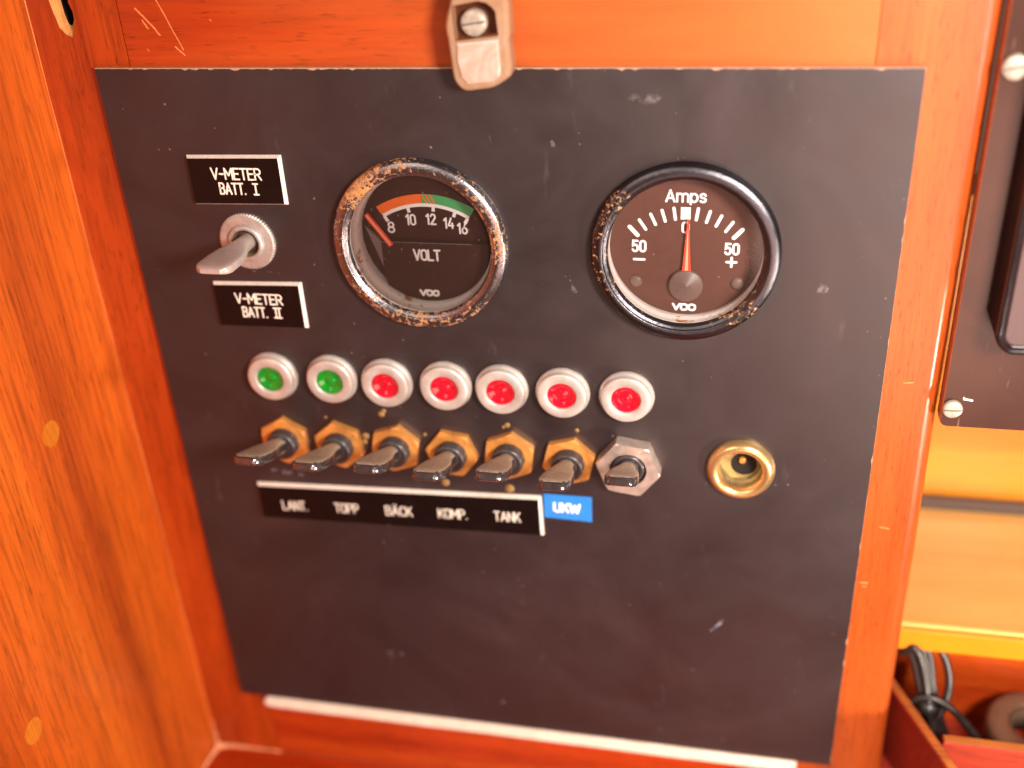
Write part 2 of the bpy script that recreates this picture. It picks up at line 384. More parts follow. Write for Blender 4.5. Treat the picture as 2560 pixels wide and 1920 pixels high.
GL = {  # width, strokes; cap height 1
 'A': (.62, [[(0, 0), (.31, 1), (.62, 0)], [(.11, .32), (.51, .32)]]),
 'B': (.52, [[(0, 0), (0, 1), (.28, 1)] + arc(.28, .77, .22, .23, 90, -90, 6) + [(.04, .54)], [(.28, .54)] + arc(.28, .27, .24, .27, 90, -90, 6) + [(0, 0)]]),
 'C': (.52, [arc(.28, .72, .26, .28, 20, 180, 8) + arc(.28, .28, .26, .28, 180, 340, 8)]),
 'D': (.54, [[(0, 0), (0, 1), (.24, 1)] + arc(.24, .7, .3, .3, 90, 0, 5) + arc(.24, .3, .3, .3, 0, -90, 5) + [(0, 0)]]),
 'E': (.46, [[(.46, 1), (0, 1), (0, 0), (.46, 0)], [(.03, .52), (.40, .52)]]),
 'I': (.34, [[(.17, 0), (.17, 1)], [(0, 1), (.34, 1)], [(0, 0), (.34, 0)]]),
 '2': None,
 'K': (.54, [[(0, 0), (0, 1)], [(.52, 1), (.05, .42)], [(.2, .58), (.54, 0)]]),
 'L': (.46, [[(0, 1), (0, 0), (.46, 0)]]),
 'M': (.66, [[(0, 0), (0, 1), (.33, .35), (.66, 1), (.66, 0)]]),
 'N': (.54, [[(0, 0), (0, 1), (.54, 0), (.54, 1)]]),
 'O': (.54, [arc(.27, .72, .27, .28, 0, 180, 10) + arc(.27, .28, .27, .28, 180, 360, 10) + [(.54, .72)]]),
 'P': (.52, [[(0, 0), (0, 1), (.27, 1)] + arc(.27, .74, .25, .26, 90, -90, 8) + [(.04, .48)]]),
 'R': (.54, [[(0, 0), (0, 1), (.27, 1)] + arc(.27, .74, .25, .26, 90, -90, 8) + [(.04, .48)], [(.27, .46), (.54, 0)]]),
 'T': (.54, [[(0, 1), (.54, 1)], [(.27, .98), (.27, 0)]]),
 'U': (.52, [[(0, 1), (0, .27)] + arc(.26, .27, .26, .27, 180, 360, 10) + [(.52, 1)]]),
 'V': (.58, [[(0, 1), (.29, 0), (.58, 1)]]),
 'W': (.84, [[(0, 1), (.21, 0), (.42, .85), (.63, 0), (.84, 1)]]),
 '-': (.34, [[(0, .48), (.34, .48)]]),
 '.': (.08, [[(.03, .02), (.05, .02)]]),
 '+': (.62, [[(0, .5), (.62, .5)], [(.31, .19), (.31, .81)]]),
 '0': (.46, [arc(.23, .73, .23, .27, 0, 180, 10) + arc(.23, .27, .23, .27, 180, 360, 10) + [(.46, .73)]]),
 '1': (.24, [[(0, .78), (.2, 1), (.2, 0)]]),
 '4': (.50, [[(.40, 0), (.40, .5)], [(.30, 1), (0, .26), (.50, .26)]]),
 '5': (.46, [[(.42, 1), (.06, 1), (.04, .55)] + arc(.22, .31, .24, .31, 120, -150, 12)]),
 '6': (.48, [[(.36, 1)] + arc(.24, .28, .24, .29, 170, -190, 18)]),
 '8': (.48, [ellip(.24, .75, .20, .25), ellip(.24, .26, .24, .27)]),
 'a': None,
 'm': (.82, [[(0, 0), (0, .72)], arc(.21, .50, .20, .22, 170, 0, 7) + [(.41, 0)], arc(.62, .50, .20, .22, 170, 0, 7) + [(.82, 0)]]),
 'p': (.50, [[(0, -.20), (0, .72)], ellip(.25, .36, .25, .36, 16)]),
 's': (.42, [[(.40, .58)] + arc(.21, .545, .19, .175, 40, 250, 8) + arc(.21, .185, .20, .185, 70, -150, 8)]),
}
GL['2'] = (.48, [arc(.24, .74, .22, .26, 165, -25, 10) + [(0, 0), (.48, 0)]])
GL['Ä'] = (.62, GL['A'][1] + [[(.16, 1.2), (.19, 1.2)], [(.43, 1.2), (.46, 1.2)]])
GL['Ⅱ'] = (.50, [[(.14, 0), (.14, 1)], [(.36, 0), (.36, 1)], [(0, 1), (.50, 1)], [(0, 0), (.50, 0)]])
GL[' '] = (.32, [])
def split_sharp(st):
    out = []
    for p in st:
        cur = [p[0]]
        for i in range(1, len(p)):
            cur.append(p[i])
            if i < len(p) - 1:
                a = Vector(p[i]) - Vector(p[i - 1]); b = Vector(p[i + 1]) - Vector(p[i])
                if a.length > .12 and b.length > .12 and a.normalized().dot(b.normalized()) < -.1: out.append(cur); cur = [p[i]]
        out.append(cur)
    return out
def text(mb, s, cx, cy, h, w, z, width=None, gap=.17, sx=1.0, mi=0, slant=0.0, rot=0.0):
    """centred on cx, baseline cy, cap height h, stroke w; width fits the word"""
    tot = sum(GL[c][0] for c in s) + gap * (len(s) - 1)
    k = (width / tot / h) if width else sx
    x = -tot / 2
    for c in s:
        gw, st = GL[c]
        for p in split_sharp(st):
            q = [((x + a) * h * k + slant * b * h, b * h) for a, b in p]
            if rot: q = [(a * math.cos(rot) - b * math.sin(rot), a * math.sin(rot) + b * math.cos(rot)) for a, b in q]
            ribbon(mb, [(cx + a, cy + b) for a, b in q], w, z, mi)
        x += gw + gap
def copy_thing(src, at, label):
    c = src.copy(); COL.objects.link(c); c.location = W(*at); c['label'] = label
    for ch in src.children:
        d = ch.copy(); COL.objects.link(d); d.parent = c
        for g in ch.children:
            e = g.copy(); COL.objects.link(e); e.parent = d
    return c

# ------------------------------------------------------------------ the woodwork round the panel
ZW = -2.0                                   # face of the wooden frame; the panel's face is z = 0
fr = thing('cabinet_woodwork', (0, 0, ZW), 'varnished red mahogany frame round the black instrument panel', 'frame')
def rel(z): return z - ZW
hole = [(-12.0, 300), (-11.4, 292), (-10.9, 288), (-9.9, 283.4), (-8.2, 281.3), (-6.2, 280.6), (-4.7, 282.2), (-3.9, 285.4), (-4.0, 288), (-4.9, 291), (-4.6, 293), (-5.5, 300)]
inner = [(x - 2.3, y - .5) for x, y in [(-7.6, 299.5), (-7.4, 292), (-7.2, 288), (-6.9, 286), (-6.6, 284.6), (-5.9, 283.9), (-5.0, 284.3), (-4.3, 285.9), (-4.2, 288), (-5.0, 291), (-4.7, 293), (-5.6, 299.5)]]
mb = MB(); o_ = rect(-19.9, -36.9, 11.3, 430)
holed(mb, o_, [hole], 0); walls(mb, o_, -20, 0); ls = mb.build('left_stile', wood_stile, fr)
mb = MB(); stack(mb, [(hole, 0), (inset(hole, .4), -1.0), (inner, -3.6)], False, False)
stack(mb, [(inner, -3.6), (inner, -12)], False, False, mi=1); mb.add([(p[0], p[1], -12) for p in inner], [tuple(range(len(inner)))], 1)  # inner walls painted near-black for the shade deep in the hole
mb.build('slot_hole', [raw_wood, dark_void], ls)
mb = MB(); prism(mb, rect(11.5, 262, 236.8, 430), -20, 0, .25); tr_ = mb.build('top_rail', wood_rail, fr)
mb = MB(); prism(mb, rect(11.5, -36.9, 236.8, 9), -20, 0, .25); mb.build('bottom_rail', wood_rail_low, fr)
# right stile: flat face, rounded outer arris, slight hollow beyond
mb = MB()
sec = [(237.0, -20), (237.0, 0), (262.8, 0)] + [(263 + 5.2 * math.sin(R(a)), -5.2 + 5.2 * math.cos(R(a))) for a in (12, 24, 36, 48, 60, 72, 84)] + [(268.2, -20)]
n = len(sec); ys = [-60, -20, 40, 100, 158, 160, 220, 430]
wob = lambda y: (.6 if y < 150 else 0) + (1.6 if y < 60 else 0) * (60 - max(y, -60)) / 120
vs = [(x + (wob(y) if x > 250 else 0), y, z) for y in ys for x, z in sec]
fs = [(k * n + i, k * n + (i + 1) % n, (k + 1) * n + (i + 1) % n, (k + 1) * n + i) for k in range(len(ys) - 1) for i in range(n)]
mb.add(vs, fs, 0, False); mb.add([vs[(len(ys) - 1) * n + i] for i in range(n)], [tuple(range(n))])
rs = mb.build('right_stile', wood_stile_r, fr)
for p in rs.data.polygons:
    if p.normal.x > .1 and p.normal.y < -.02: p.use_smooth = True
# raw scratches in the varnish
mb = MB()
for pts, w in (([(24.5, 293), (31, 276.5)], .35), ([(17.5, 289), (21.5, 284.5), (24, 281)], .5), ([(19, 285.5), (20.4, 283.0)], .5), ([(28.5, 277.5), (31.2, 274.8)], .4)):
    q = spline([(a, b, 0) for a, b in pts], 5); ribbon(mb, [(v.x + random.uniform(-.12, .12), v.y) for v in q], w, .02)
for _ in range(2): x = random.uniform(16, 60); y = random.uniform(276, 291); ribbon(mb, [(x, y), (x + random.uniform(.2, 1), y - random.uniform(.2, 1))], .2, .02)
tag(mb.build('scratch', scratch_mat, tr_), kind='stuff')
mb = MB()
for x, y, dx, dy, w in ((246.8, 92.5, 1.8, -.4, .75), (252, 91.2, 2.2, .1, .7), (252.6, 89.5, 1.5, .1, .4), (255.6, 116, 3, -.5, .5), (247, 98, 3.4, -2.6, .4), (256.5, 172.6, 2.6, .3, .5), (249, 186, .4, .3, .7), (240.9, 111, .7, -.5, .6)):
    ribbon(mb, [(x, y), (x + dx * .5, y + dy * .4), (x + dx, y + dy)], w, .03)
tag(mb.build('scratch', scratch_mat, rs), kind='stuff')

# side bulkhead at a right angle on the left, with two wooden bungs
bh = thing('side_bulkhead', (-20, -60, 0), 'orange veneered bulkhead board with two wooden bungs left of the panel', 'wooden board')
mb = MB(); box(mb, -22, -10, -24, 0, 420, 230, .3); mb.build('board', wood_bulk, bh)
for y, z in ((160.3, 43.6), (73.6, 93.8)):
    mb = MB(); pts = [(0.12, q[0] + random.uniform(-.12, .12), q[1] + random.uniform(-.12, .12)) for q in circ(0, 0, 4.55, 22)]
    mb.add(pts, [tuple(range(len(pts)))]); mb.add([(x - .5, a, b) for x, a, b in pts] + pts, [(i, (i + 1) % 22, 22 + (i + 1) % 22, 22 + i) for i in range(22)])
    mb.build('bung', wood_bung, bh, (0, y + 60, z))
mb = MB(); q = spline([(0.25, y + 60, -1.75) for y in (-30, 40, 90, 140, 170, 205, 240, 270, 300, 340)], 5); tube(mb, q, [.16 + .14 * abs(math.sin(i * .37)) for i in range(len(q))], 7); mb.build('seam_filler', plain('seam_filler_mat', (.62, .16, .03), .5), bh)
mb = MB(); box(mb, -20, -60, -2.2, 268, -37, 140, .3)
tag(mb.build('ledge', wood_ledge), 'dark red ledge below the panel', 'ledge', kind='structure')
# bead of sealant in the corner where frame, bulkhead and ledge meet
mb = MB(); tube(mb, spline([(-19.4, -22, -1.6), (-19.2, -30, -1.4), (-18.6, -35.0, -.6), (-18.2, -36.2, 0), (-12, -36.4, -1.2), (-2, -36.5, -1.5), (12, -36.6, -1.7)], 5), [.25] * 5 + [.5] * 5 + [.9, 1.1, 1.2, 1.3, 1.3] + [1.5, 1.4, 1.2, 1.1, 1] + [.9, .8, .75, .7, .6] + [.55, .5, .45, .4, .35] + [.3], 8)
tube(mb, spline([(-18.2, -36.2, 0), (-19.2, -36.4, 8), (-19.4, -36.5, 22)], 5), [1.4, 1.3, 1.1, 1, .9, .8, .7, .6, .5, .4, .3], 8)
tag(mb.build('sealant_bead', caulk_mat), 'pale bead of sealant in the corner at lower left', 'sealant')

# ------------------------------------------------------------------ the black instrument panel board
PW, PH = 250.0, 271.4
def jag(a, b, n, amp, prob):
    out = []
    for i in range(n):
        t = i / n; d = random.random() ** 3 * amp if random.random() < prob else random.uniform(0, .06)
        out.append((a[0] + (b[0] - a[0]) * t, a[1] + (b[1] - a[1]) * t, d))
    return out
face = [(x, y + .1) for x, y, d in jag((.15, 0), (PW - .1, 0), 20, .2, .2)] + [(x - .05 - d, y) for x, y, d in jag((PW, 0), (PW, PH), 130, .55, .3)] \
     + [(x, y - .28 - d) for x, y, d in jag((PW - .2, PH), (0, PH), 200, .6, .45)] + [(.1, y) for y in (PH - .3, 200, 120, 60)]
holes = [circ(102.4, 215.1, 25.5, 40), circ(186.9, 215.3, 25.5, 40), circ(207.9, 137.3, 7.4, 28)]
pb = thing('instrument_panel', (0, 0, 0), 'black satin panel board with gauges and switches and a chipped top edge', 'instrument panel')
mb = MB(); o_ = rect(0, 0, PW, PH); holed(mb, o_, holes, -.14); walls(mb, o_, -1.95, -.14); mb.build('board_core', core_mat, pb)
mb = MB(); holed(mb, face, holes, 0); walls(mb, face, -.12, 0); mb.build('face_sheet', laminate, pb, weld=False)
def blob(cx, cy, rx, ry, rot=0, n=14, j=.35):
    pts = []
    for i in range(n):
        a = 2 * math.pi * i / n; q = 1 + random.uniform(-j, j); x, y = rx * q * math.cos(a), ry * q * math.sin(a)
        pts.append((cx + x * math.cos(rot) - y * math.sin(rot), cy + x * math.sin(rot) + y * math.cos(rot)))
    return pts
mb = MB()
for cx, cy, rx, ry, ro in ((152.2, 201, .9, 2.6, .5), (151.0, 204.5, .5, .7, 0), (149.5, 205.8, .35, .3, 0), (150.8, 206, .3, .3, 0), (42.5, 203.3, 1.2, .5, .2), (48, 203.2, 2.5, .25, 0), (51, 202.9, .8, .3, 0), (78.7, 100.2, .7, 1.4, .5), (139.9, 113.2, .35, .35, 0), (146.5, 249, 1.6, 2.4, .3), (176, 262.5, 6, 2.6, .15), (171, 263, 3, 2, .2), (228, 205, 3, 2.2, .3), (127.5, 250, .35, 2.2, .2)):
    for k in range(3):
        s = .45 if cy > 240 else .7
        pts = blob(cx + random.uniform(-.3, .3) * rx, cy + random.uniform(-.3, .3) * ry, rx * random.uniform(.3, s), ry * random.uniform(.3, s), ro)
        mb.add([(x, y, .03 + .004 * len(mb.f) % .03) for x, y in pts], [tuple(range(len(pts)))])
tag(mb.build('pale_smear', smear_mat, pb), kind='stuff')
mb = MB()
for cx, cy, rx, ry, ro in ((203, 66, .55, 3.4, -.75), (204.5, 68.5, .7, 1.3, -.7), (72, 34, 1.6, .4, 0), (77, 34, 1, .35, 0), (36, 121.5, 1.6, .5, .1), (41, 120.8, 2.0, .8, 0), (46.5, 120, 1.1, .5, 0), (118.8, 13.5, .6, .6, 0)):
    pts = blob(cx, cy, rx, ry, ro, j=.2); mb.add([(x, y, .035) for x, y in pts], [tuple(range(len(pts)))])
tag(mb.build('bluish_smear', smear_blue, pb), kind='stuff')
mb = MB()
for cx, cy, r in ((81.5, 149.3, 1.3), (82.6, 150.8, .9), (74.5, 139.5, 1.4), (73.8, 137, 1.1), (127.5, 148.2, 1.1), (126, 147.4, .7), (103, 121.8, 1.6), (127, 121.3, 1.8), (152, 148, .9), (97, 142, .8), (60, 146.5, .6)):
    lathe(mb, [(r, -.05), (r * .85, .25), (r * .4, .45), (0, .5)], 10, cx=cx, cy=cy)
tag(mb.build('glue_residue', glue_mat, pb), kind='stuff')

# cream bead along the panel's foot
mb = MB(); top = []; bot = []
nb = 96
xs = [10.6 + .04 * k * k for k in range(9)]; xs += [xs[-1] + (237 - xs[-1]) * k / (nb - 8) for k in range(1, nb - 7)]
for i in range(nb + 1):
    x = xs[i]; t = min(1, (x - 10.6) / 2.5); e = math.sqrt(max(0, 1 - (1 - t) ** 2)) if t < 1 else 1
    st = .25 * math.floor(3 * math.sin(i * .31) + 2 * math.sin(i * .13 + 1)) * .5
    top.append((x, -3.2 + 3.0 * e + .1 * math.sin(i * .7) + .04 * st)); bot.append((x, -3.2 - 2.3 * e + .25 * st))
outl = bot + top[::-1]
stack(mb, [(outl, -1.9), (outl, .5), (inset(outl, .35), 1.0)], cap0=False, cap1=False)
mb.add([(p[0], p[1], 1.0) for p in inset(outl, .35)], [(i, i + 1, 2 * nb - i, 2 * nb + 1 - i) for i in range(nb)])
tag(mb.build('cream_batten', bead_mat), 'thin cream painted batten along the foot of the black panel', 'batten')

# ------------------------------------------------------------------ turn button holding the panel's top edge
CO = [(121.4, 295.5), (119.6, 290.4), (118.0, 285.0), (118.4, 280.8), (118.8, 274.4), (119.4, 269.8), (121.0, 267.3), (123.2, 266.3), (127, 266.7), (131.2, 267.4), (135.6, 270.0), (136.6, 271.5), (136.8, 273.7), (136.5, 277.5), (136.3, 280.7), (136.7, 282.4), (136.6, 289.7), (135.6, 293), (131.5, 296.5), (126, 297)]
CO = [(v.x, v.y) for v in spline([(x, y, 0) for x, y in CO], 3, True)]
PK = [(120.6, 290.3), (128.2, 291.6), (130.5, 291.1), (132.0, 290.1), (133.1, 288.7), (133.6, 282.1), (120.8, 280.7)]
ck = thing('turn_button', (127, 281, 0), 'frosted clear plastic turn button screwed above the panel, gripping its top edge', 'turn button')
tr = lambda pts: [(x - 127, y - 281) for x, y in pts]
CO = tr(CO); PK = tr(PK)
mb = MB(); stack(mb, [(inset(CO, .5), .1), (CO, 1.2), (CO, 6.2), (inset(CO, .35), 7.3), (inset(CO, .9), 7.9), (inset(CO, 1.3), 8.0)], True, False, smooth=False)
holed(mb, inset(CO, 1.3), [PK], 8.0); walls(mb, PK, 3.6, 8.0)
pad = tr([(121.3, 280.3), (121.0, 275.4), (122.0, 270.5), (123.8, 268.6), (131.3, 269.2), (133.6, 270.9), (133.9, 272.9), (133.6, 281.5)])
mb.build('button_body', clip_mat, ck)
mb = MB(); stack(mb, [(pad, 7.9), (inset(pad, .3), 8.4), (inset(pad, .8), 8.55)], False, True); mb.build('milky_pad', clip_pad, ck)
mb = MB(); mb.add([(x, y, 3.6) for x, y in inset(PK, -.1)], [tuple(range(len(PK)))]); mb.build('recess_floor', clip_window, ck)
def screw(name, parent, at, r, h, ang, mats, dome=.5):
    mb = MB(); lathe(mb, [(r, 0), (r, h * .7), (r * .93, h * .9), (r * .8, h + dome * .1), (r * .5, h + dome * .32), (0, h + dome * .4)], 36); s = mb.build(name, mats[0], parent, at)
    mb = MB(); c, q = math.cos(ang), math.sin(ang); w = r * .085
    pr_ = [(-.93, h * .9), (-.8, h + dome * .1), (-.5, h + dome * .32), (0, h + dome * .4), (.5, h + dome * .32), (.8, h + dome * .1), (.93, h * .9)]
    vs = [(c * t * r - sg * q * w, q * t * r + sg * c * w, z + .05) for sg in (1, -1) for t, z in pr_]
    mb.add(vs, [(k, k + 1, 8 + k, 7 + k) for k in range(6)])
    mb.build('slot', mats[1], s); return s
screw('screw', ck, (-1.0, 4.2, 3.6), 3.8, 2.6, R(8), (screw_mat, slot_mat), .18)

# ------------------------------------------------------------------ engraved name plates
def plate(pts, label, words, h, w, rotg=0, th=1.8, b=.72):
    cx = sum(p[0] for p in pts) / 4; cy = sum(p[1] for p in pts) / 4
    t = thing('name_plate', (cx, cy, 0), label, 'name plate', 'engraved black name plates')
    P = [(x - cx, y - cy) for x, y in pts]; 
    mb = MB(); stack(mb, [(P, .02), (P, .25), (inset(P, b), th - .12)], False, False); mb.add([(x, y, th - .12) for x, y in inset(P, b)], [(0, 1, 2, 3)])
    mb.build('bevelled_edge', plate_white, t)
    mb = MB(); Q = inset(P, b); stack(mb, [(Q, th - .12), (Q, th)], False, True); mb.build('plate_face', plate_black, t)
    mb = MB()
    for s, x, y, wd in words: text(mb, s, x - cx, y - cy, h, w, th + .02, wd, rot=rotg)
    mb.build('lettering', cream_print, t); return t
plate([(26.0, 227.0), (58.8, 227.6), (58.8, 244.2), (26.0, 243.7)], 'upper black plate engraved V-METER BATT. I', [('V-METER', 43.0, 236.3, 17.0), ('BATT.', 40.9, 231.3, 8.8), ('I', 49.0, 231.3, 1.6)], 3.6, .56)
plate([(26.4, 182.3), (59.1, 182.8), (59.0, 200.0), (26.4, 199.0)], 'lower black plate engraved V-METER BATT. II under the grey toggle', [('V-METER', 43.0, 191.9, 17.0), ('BATT.', 40.8, 186.8, 8.8), ('Ⅱ', 49.2, 186.9, 2.6)], 3.6, .56)
plate([(28.0, 99.2), (139.0, 101.9), (138.5, 119.4), (27.9, 115.4)], 'long black plate engraved LANT. TOPP BÄCK KOMP. TANK below the switch row', [('LANT.', 42.6, 104.7, 9.8), ('TOPP', 63.6, 105.5, 9.3), ('BÄCK', 84.3, 106.3, 10.2), ('KOMP.', 105.2, 107.1, 10.8), ('TANK', 125.9, 107.9, 9.6)], 4.0, .50, R(2), b=.9)
bt = thing('blue_label', (148, 115, 0), 'small blue embossed tape label reading UKW beside the long black plate', 'label')
mb = MB(); P = [(-8.6, -5.0), (8.8, -5.5), (8.8, 5.4), (-8.7, 5.3)]; prism(mb, P, 0, .3, .08); mb.build('tape', tape_blue, bt)
mb = MB(); text(mb, 'UKW', -.2, -1.9, 3.6, .85, .33, 9.2); mb.build('lettering', white_print, bt)

# ------------------------------------------------------------------ gauges
def gauge(name, at, label, bez, ringm, cat, r2):
    t = thing(name, at, label, cat, None)
    mb = MB(); lathe(mb, [(29.0, .0), (29.05, 1.4), (28.75, 1.6), (28.75, 1.9), (28.95, 2.1), (28.7, 2.9), (27.9, 3.5), (26.6, 3.85), (25.5, 3.9), (25.15, 3.75), (25.05, 3.35), (24.8, 3.2), (24.2, 3.0), (23.8, 2.4), (23.6, 1.2)], 96); mb.build('bezel', bez, t)
    mb = MB(); lathe(mb, [(23.65, 1.3), (23.55, .4), ((23.6 + r2) / 2, -2.2), ((23.6 + r2) / 2 - .25, -2.35), (r2, -5.4), (r2 - .05, -8.6)], 96); mb.build('inner_ring', ringm, t)
    mb = MB(); lathe(mb, [(23.8, 1.0), (0, 1.15)], 64); mb.build('glass', glass, t)
    return t
vg = gauge('voltmeter', (102.4, 215.1, 0), 'round voltmeter with a heavily rusted chrome bezel, its scale reading 8 to 16', bezel_volt, ring_volt, 'voltmeter', 22.5)
mb = MB(); lathe(mb, [(24.2, -7.6), (0, -7.6)], 64); dl = mb.build('dial', dial_mat, vg)
CY = -17.2
def band(mb, r0, r1, a0, a1, z, n=24, mi=0, cx=.1):
    vs = [(cx + r * math.cos(R(a0 + (a1 - a0) * i / n)), CY + r * math.sin(R(a0 + (a1 - a0) * i / n)), z) for r in (r0, r1) for i in range(n + 1)]
    mb.add(vs, [(i, i + 1, n + 2 + i, n + 1 + i) for i in range(n)], mi)
mb = MB(); band(mb, 28.4, 31.5, 122, 92, -7.5); 
for k in range(3):
    a = 91.0 - k * 2.6; vs = [(.1 + r * math.cos(R(q)), CY + r * math.sin(R(q)), -7.46) for r, q in ((28.4, a - 2.4), (28.4, a - 3.5), (31.5, a + .2), (31.5, a + 1.3))]; mb.add(vs, [(0, 1, 2, 3)])
mb.build('orange_band', orange_print, dl)
mb = MB(); band(mb, 28.4, 31.5, 91.8, 58.4, -7.5); mb.build('green_band', green_print, dl)
mb = MB(); band(mb, 27.25, 28.4, 121.4, 58.6, -7.48)
for a, rr in ((120.9, 25.4), (102.3, 25.7), (84.0, 25.8), (68.6, 25.7), (59.1, 25.4)):
    c, s_ = math.cos(R(a)), math.sin(R(a)); w = .55
    vs = [(.1 + c * r + s_ * q, CY + s_ * r - c * q, -7.47) for r, q in ((rr, -w), (rr, w), (27.6, w), (27.6, -w))]; mb.add(vs, [(0, 1, 2, 3)])
mb.build('scale', white_print, dl)
mb = MB()
for s, x, y in (('8', -12.1, .9), ('10', -5.1, 3.75), ('12', 1.8, 4.1), ('14', 7.7, 2.9), ('16', 12.2, 1.2)): text(mb, s, x, y, 3.4, .62, -7.45, 2.0 if s == '8' else 3.0, gap=.2)
mb.build('numerals', white_print, dl)
# raised shroud over the lower half, bevelled at its left
mb = MB(); rr = 22.4; a0 = math.asin(-1.5 / rr)
sh = [(-15.2, -1.5), (15.6, -1.5)] + [(rr * math.cos(a), rr * math.sin(a)) for a in [a0 * 1.0 + (-(math.pi) - 2 * a0) * i / 28 for i in range(29)]]
low = [(15.6, -1.5)] + [(rr * math.cos(a), rr * math.sin(a)) for a in [a0 + (R(-130) - a0) * i / 24 for i in range(25)]] + [(-15.0, -12.5), (-15.2, -1.5)]
stack(mb, [(low, -7.5), (low, -5.0)], False, True); mb.build('shroud', shroud_mat, vg)
mb = MB(); mb.add([(-15.3, -1.5, -5.0), (-15.3, -10.6, -5.0), (-21.0, 3.5, -6.6), (-15.3, -10.6, -7.4), (-15.3, -1.5, -7.4)], [(0, 1, 2), (1, 3, 2), (0, 2, 4)])
mb.build('shroud_facet', facet_mat, vg, weld=False)
mb = MB(); ribbon(mb, [(-15.2, -1.62), (15.5, -1.62)], .22, -4.97, caps=False); mb.build('shroud_edge', facet_mat, vg)
mb = MB(); text(mb, 'VOLT', .1, -7.6, 3.5, .72, -4.95, 8.8); mb.build('lettering', white_print, vg)
def logo(mb, cx, cy, z, w, h):
    text(mb, 'VDO', cx, cy, h, .78, z, w, gap=.16)
mb = MB(); logo(mb, -.2, -20.4, -4.95, 6.2, 1.75); mb.build('maker_lettering', white_print, vg)
mb = MB(); d = Vector((-18.85 + 11.9, 7.55 + 2.4)).normalized(); s_ = Vector((-d.y, d.x)) * .88; p0 = Vector((-11.7, -2.7)); p1 = Vector((-19.3, 8.0))
stack(mb, [([tuple(p0 - s_), tuple(p0 + s_), tuple(p1 + s_ * .9), tuple(p1 - s_ * .9)], -4.9), ([tuple(p0 - s_), tuple(p0 + s_), tuple(p1 + s_ * .9), tuple(p1 - s_ * .9)], -4.4)])
ndl = mb.build('needle', needle_red, vg); mb = MB(); ribbon(mb, [tuple(p0 + d * .6), tuple(p1 - d * .5)], .62, -4.34); mb.build('needle_stripe', needle_pale, ndl)

ag = gauge('ammeter', (186.9, 215.3, 0), 'round Amps gauge with a black bezel flecked with rust and a centred needle', bezel_amp, ring_amp, 'ammeter', 24.0)
mb = MB(); lathe(mb, [(24.2, -6.1), (0, -6.1)], 64); dl = mb.build('dial', plain('amp_dial', (.100, .031, .020), .6), ag)
mb = MB(); Z = -6.0; AY = -13.3
for k in range(-5, 6):
    if k == 0: continue
    a = 90 - k * 8.35 * (1.02 if abs(k) > 3 else 1); c, s_ = math.cos(R(a)), math.sin(R(a)); r1 = 25.6; r0 = 21.9; cx = -.35
    ribbon(mb, [(cx + c * r0, AY + s_ * r0), (cx + c * r1, AY + s_ * r1)], 1.0 if abs(k) < 5 else 1.35, Z)
mb.add([(-1.95, 8.4, Z), (1.05, 8.4, Z), (1.05, 12.4, Z), (-1.95, 12.4, Z)], [(0, 1, 2, 3)])
mb.build('scale', white_print, dl)
mb = MB(); 
text(mb, 'Amps', -.5, 14.15, 3.6, .66, Z, 12.0, gap=.2)
text(mb, '50', -14.7, -2.6, 3.5, .78, Z, 4.0, gap=.22); text(mb, '50', 14.1, -2.6, 3.4, .78, Z, 4.0, gap=.22)
text(mb, '0', -.35, 4.1, 3.4, .72, Z, 1.8)
ribbon(mb, [(-16.2, -5.35), (-13.0, -5.35)], .85, Z); ribbon(mb, [(12.7, -5.3), (15.6, -5.3)], .85, Z); ribbon(mb, [(14.15, -3.8), (14.15, -6.8)], .85, Z)
mb.build('numerals', white_print, dl)
mb = MB(); logo(mb, -.1, -22.35, Z, 7.0, 1.9); mb.build('maker_lettering', white_print, dl)
mb = MB(); P = [(-1.0, -9), (1.75, -9), (.72, 9.0), (.28, 9.0)]; stack(mb, [(P, -4.9), (P, -4.5)]); ndl = mb.build('needle', needle_red, ag)
mb = MB(); Q = [(-.15, -9), (.9, -9), (.56, 6.0), (.46, 6.0)]; mb.add([(x, y, -4.46) for x, y in Q], [(0, 1, 2, 3)]); mb.build('needle_stripe', needle_pale, ndl)
mb = MB(); lathe(mb, [(5.35, -5.8), (5.35, -4.4), (5.1, -4.1), (.7, -4.0), (.5, -3.8), (0, -3.8)], 48, cx=.4, cy=-13.3); mb.build('needle_hub', hub_mat, ag)
for x, y in ((-15.5, -12.9), (16.3, -12.4)):
    mb = MB(); lathe(mb, [(2.05, -6.1), (1.95, -5.6), (1.2, -5.2), (0, -5.1)], 24); mb.build('dial_screw', hub_mat, ag, (x, y, 0))

# ------------------------------------------------------------------ indicator lamps
def make_lamp(at, lens, label, group):
    t = thing('indicator_lamp', at, label, 'indicator lamp', group)
    mb = MB(); lathe(mb, [(9.2, 0), (9.35, .5), (9.3, 1.2), (8.75, 1.9), (8.55, 2.1), (8.5, 3.2), (8.2, 3.75), (7.7, 3.95), (5.4, 3.9), (4.95, 3.6), (4.8, 2.3)], 56)
    for i, v in enumerate(mb.v):      # a slightly nicked rim
        r = math.hypot(v[0], v[1])
        if r > 8.9: q = 1 + random.uniform(-.008, .008); mb.v[i] = (v[0] * q, v[1] * q, v[2])
    mb.build('housing', white_plastic, t)
    mb = MB(); lathe(mb, [(4.9, 2.2), (4.75, 3.3), (4.2, 3.15), (2.9, 2.2), (2.0, 1.9), (1.4, 2.4), (.6, 2.6), (0, 2.65)], 36); mb.build('lens', lens, t)
    return t
LX = [42.7, 65.1, 85.4, 106.7, 126.5, 147.6, 169.2]
G1, G2 = 'green indicator lamps', 'red indicator lamps'
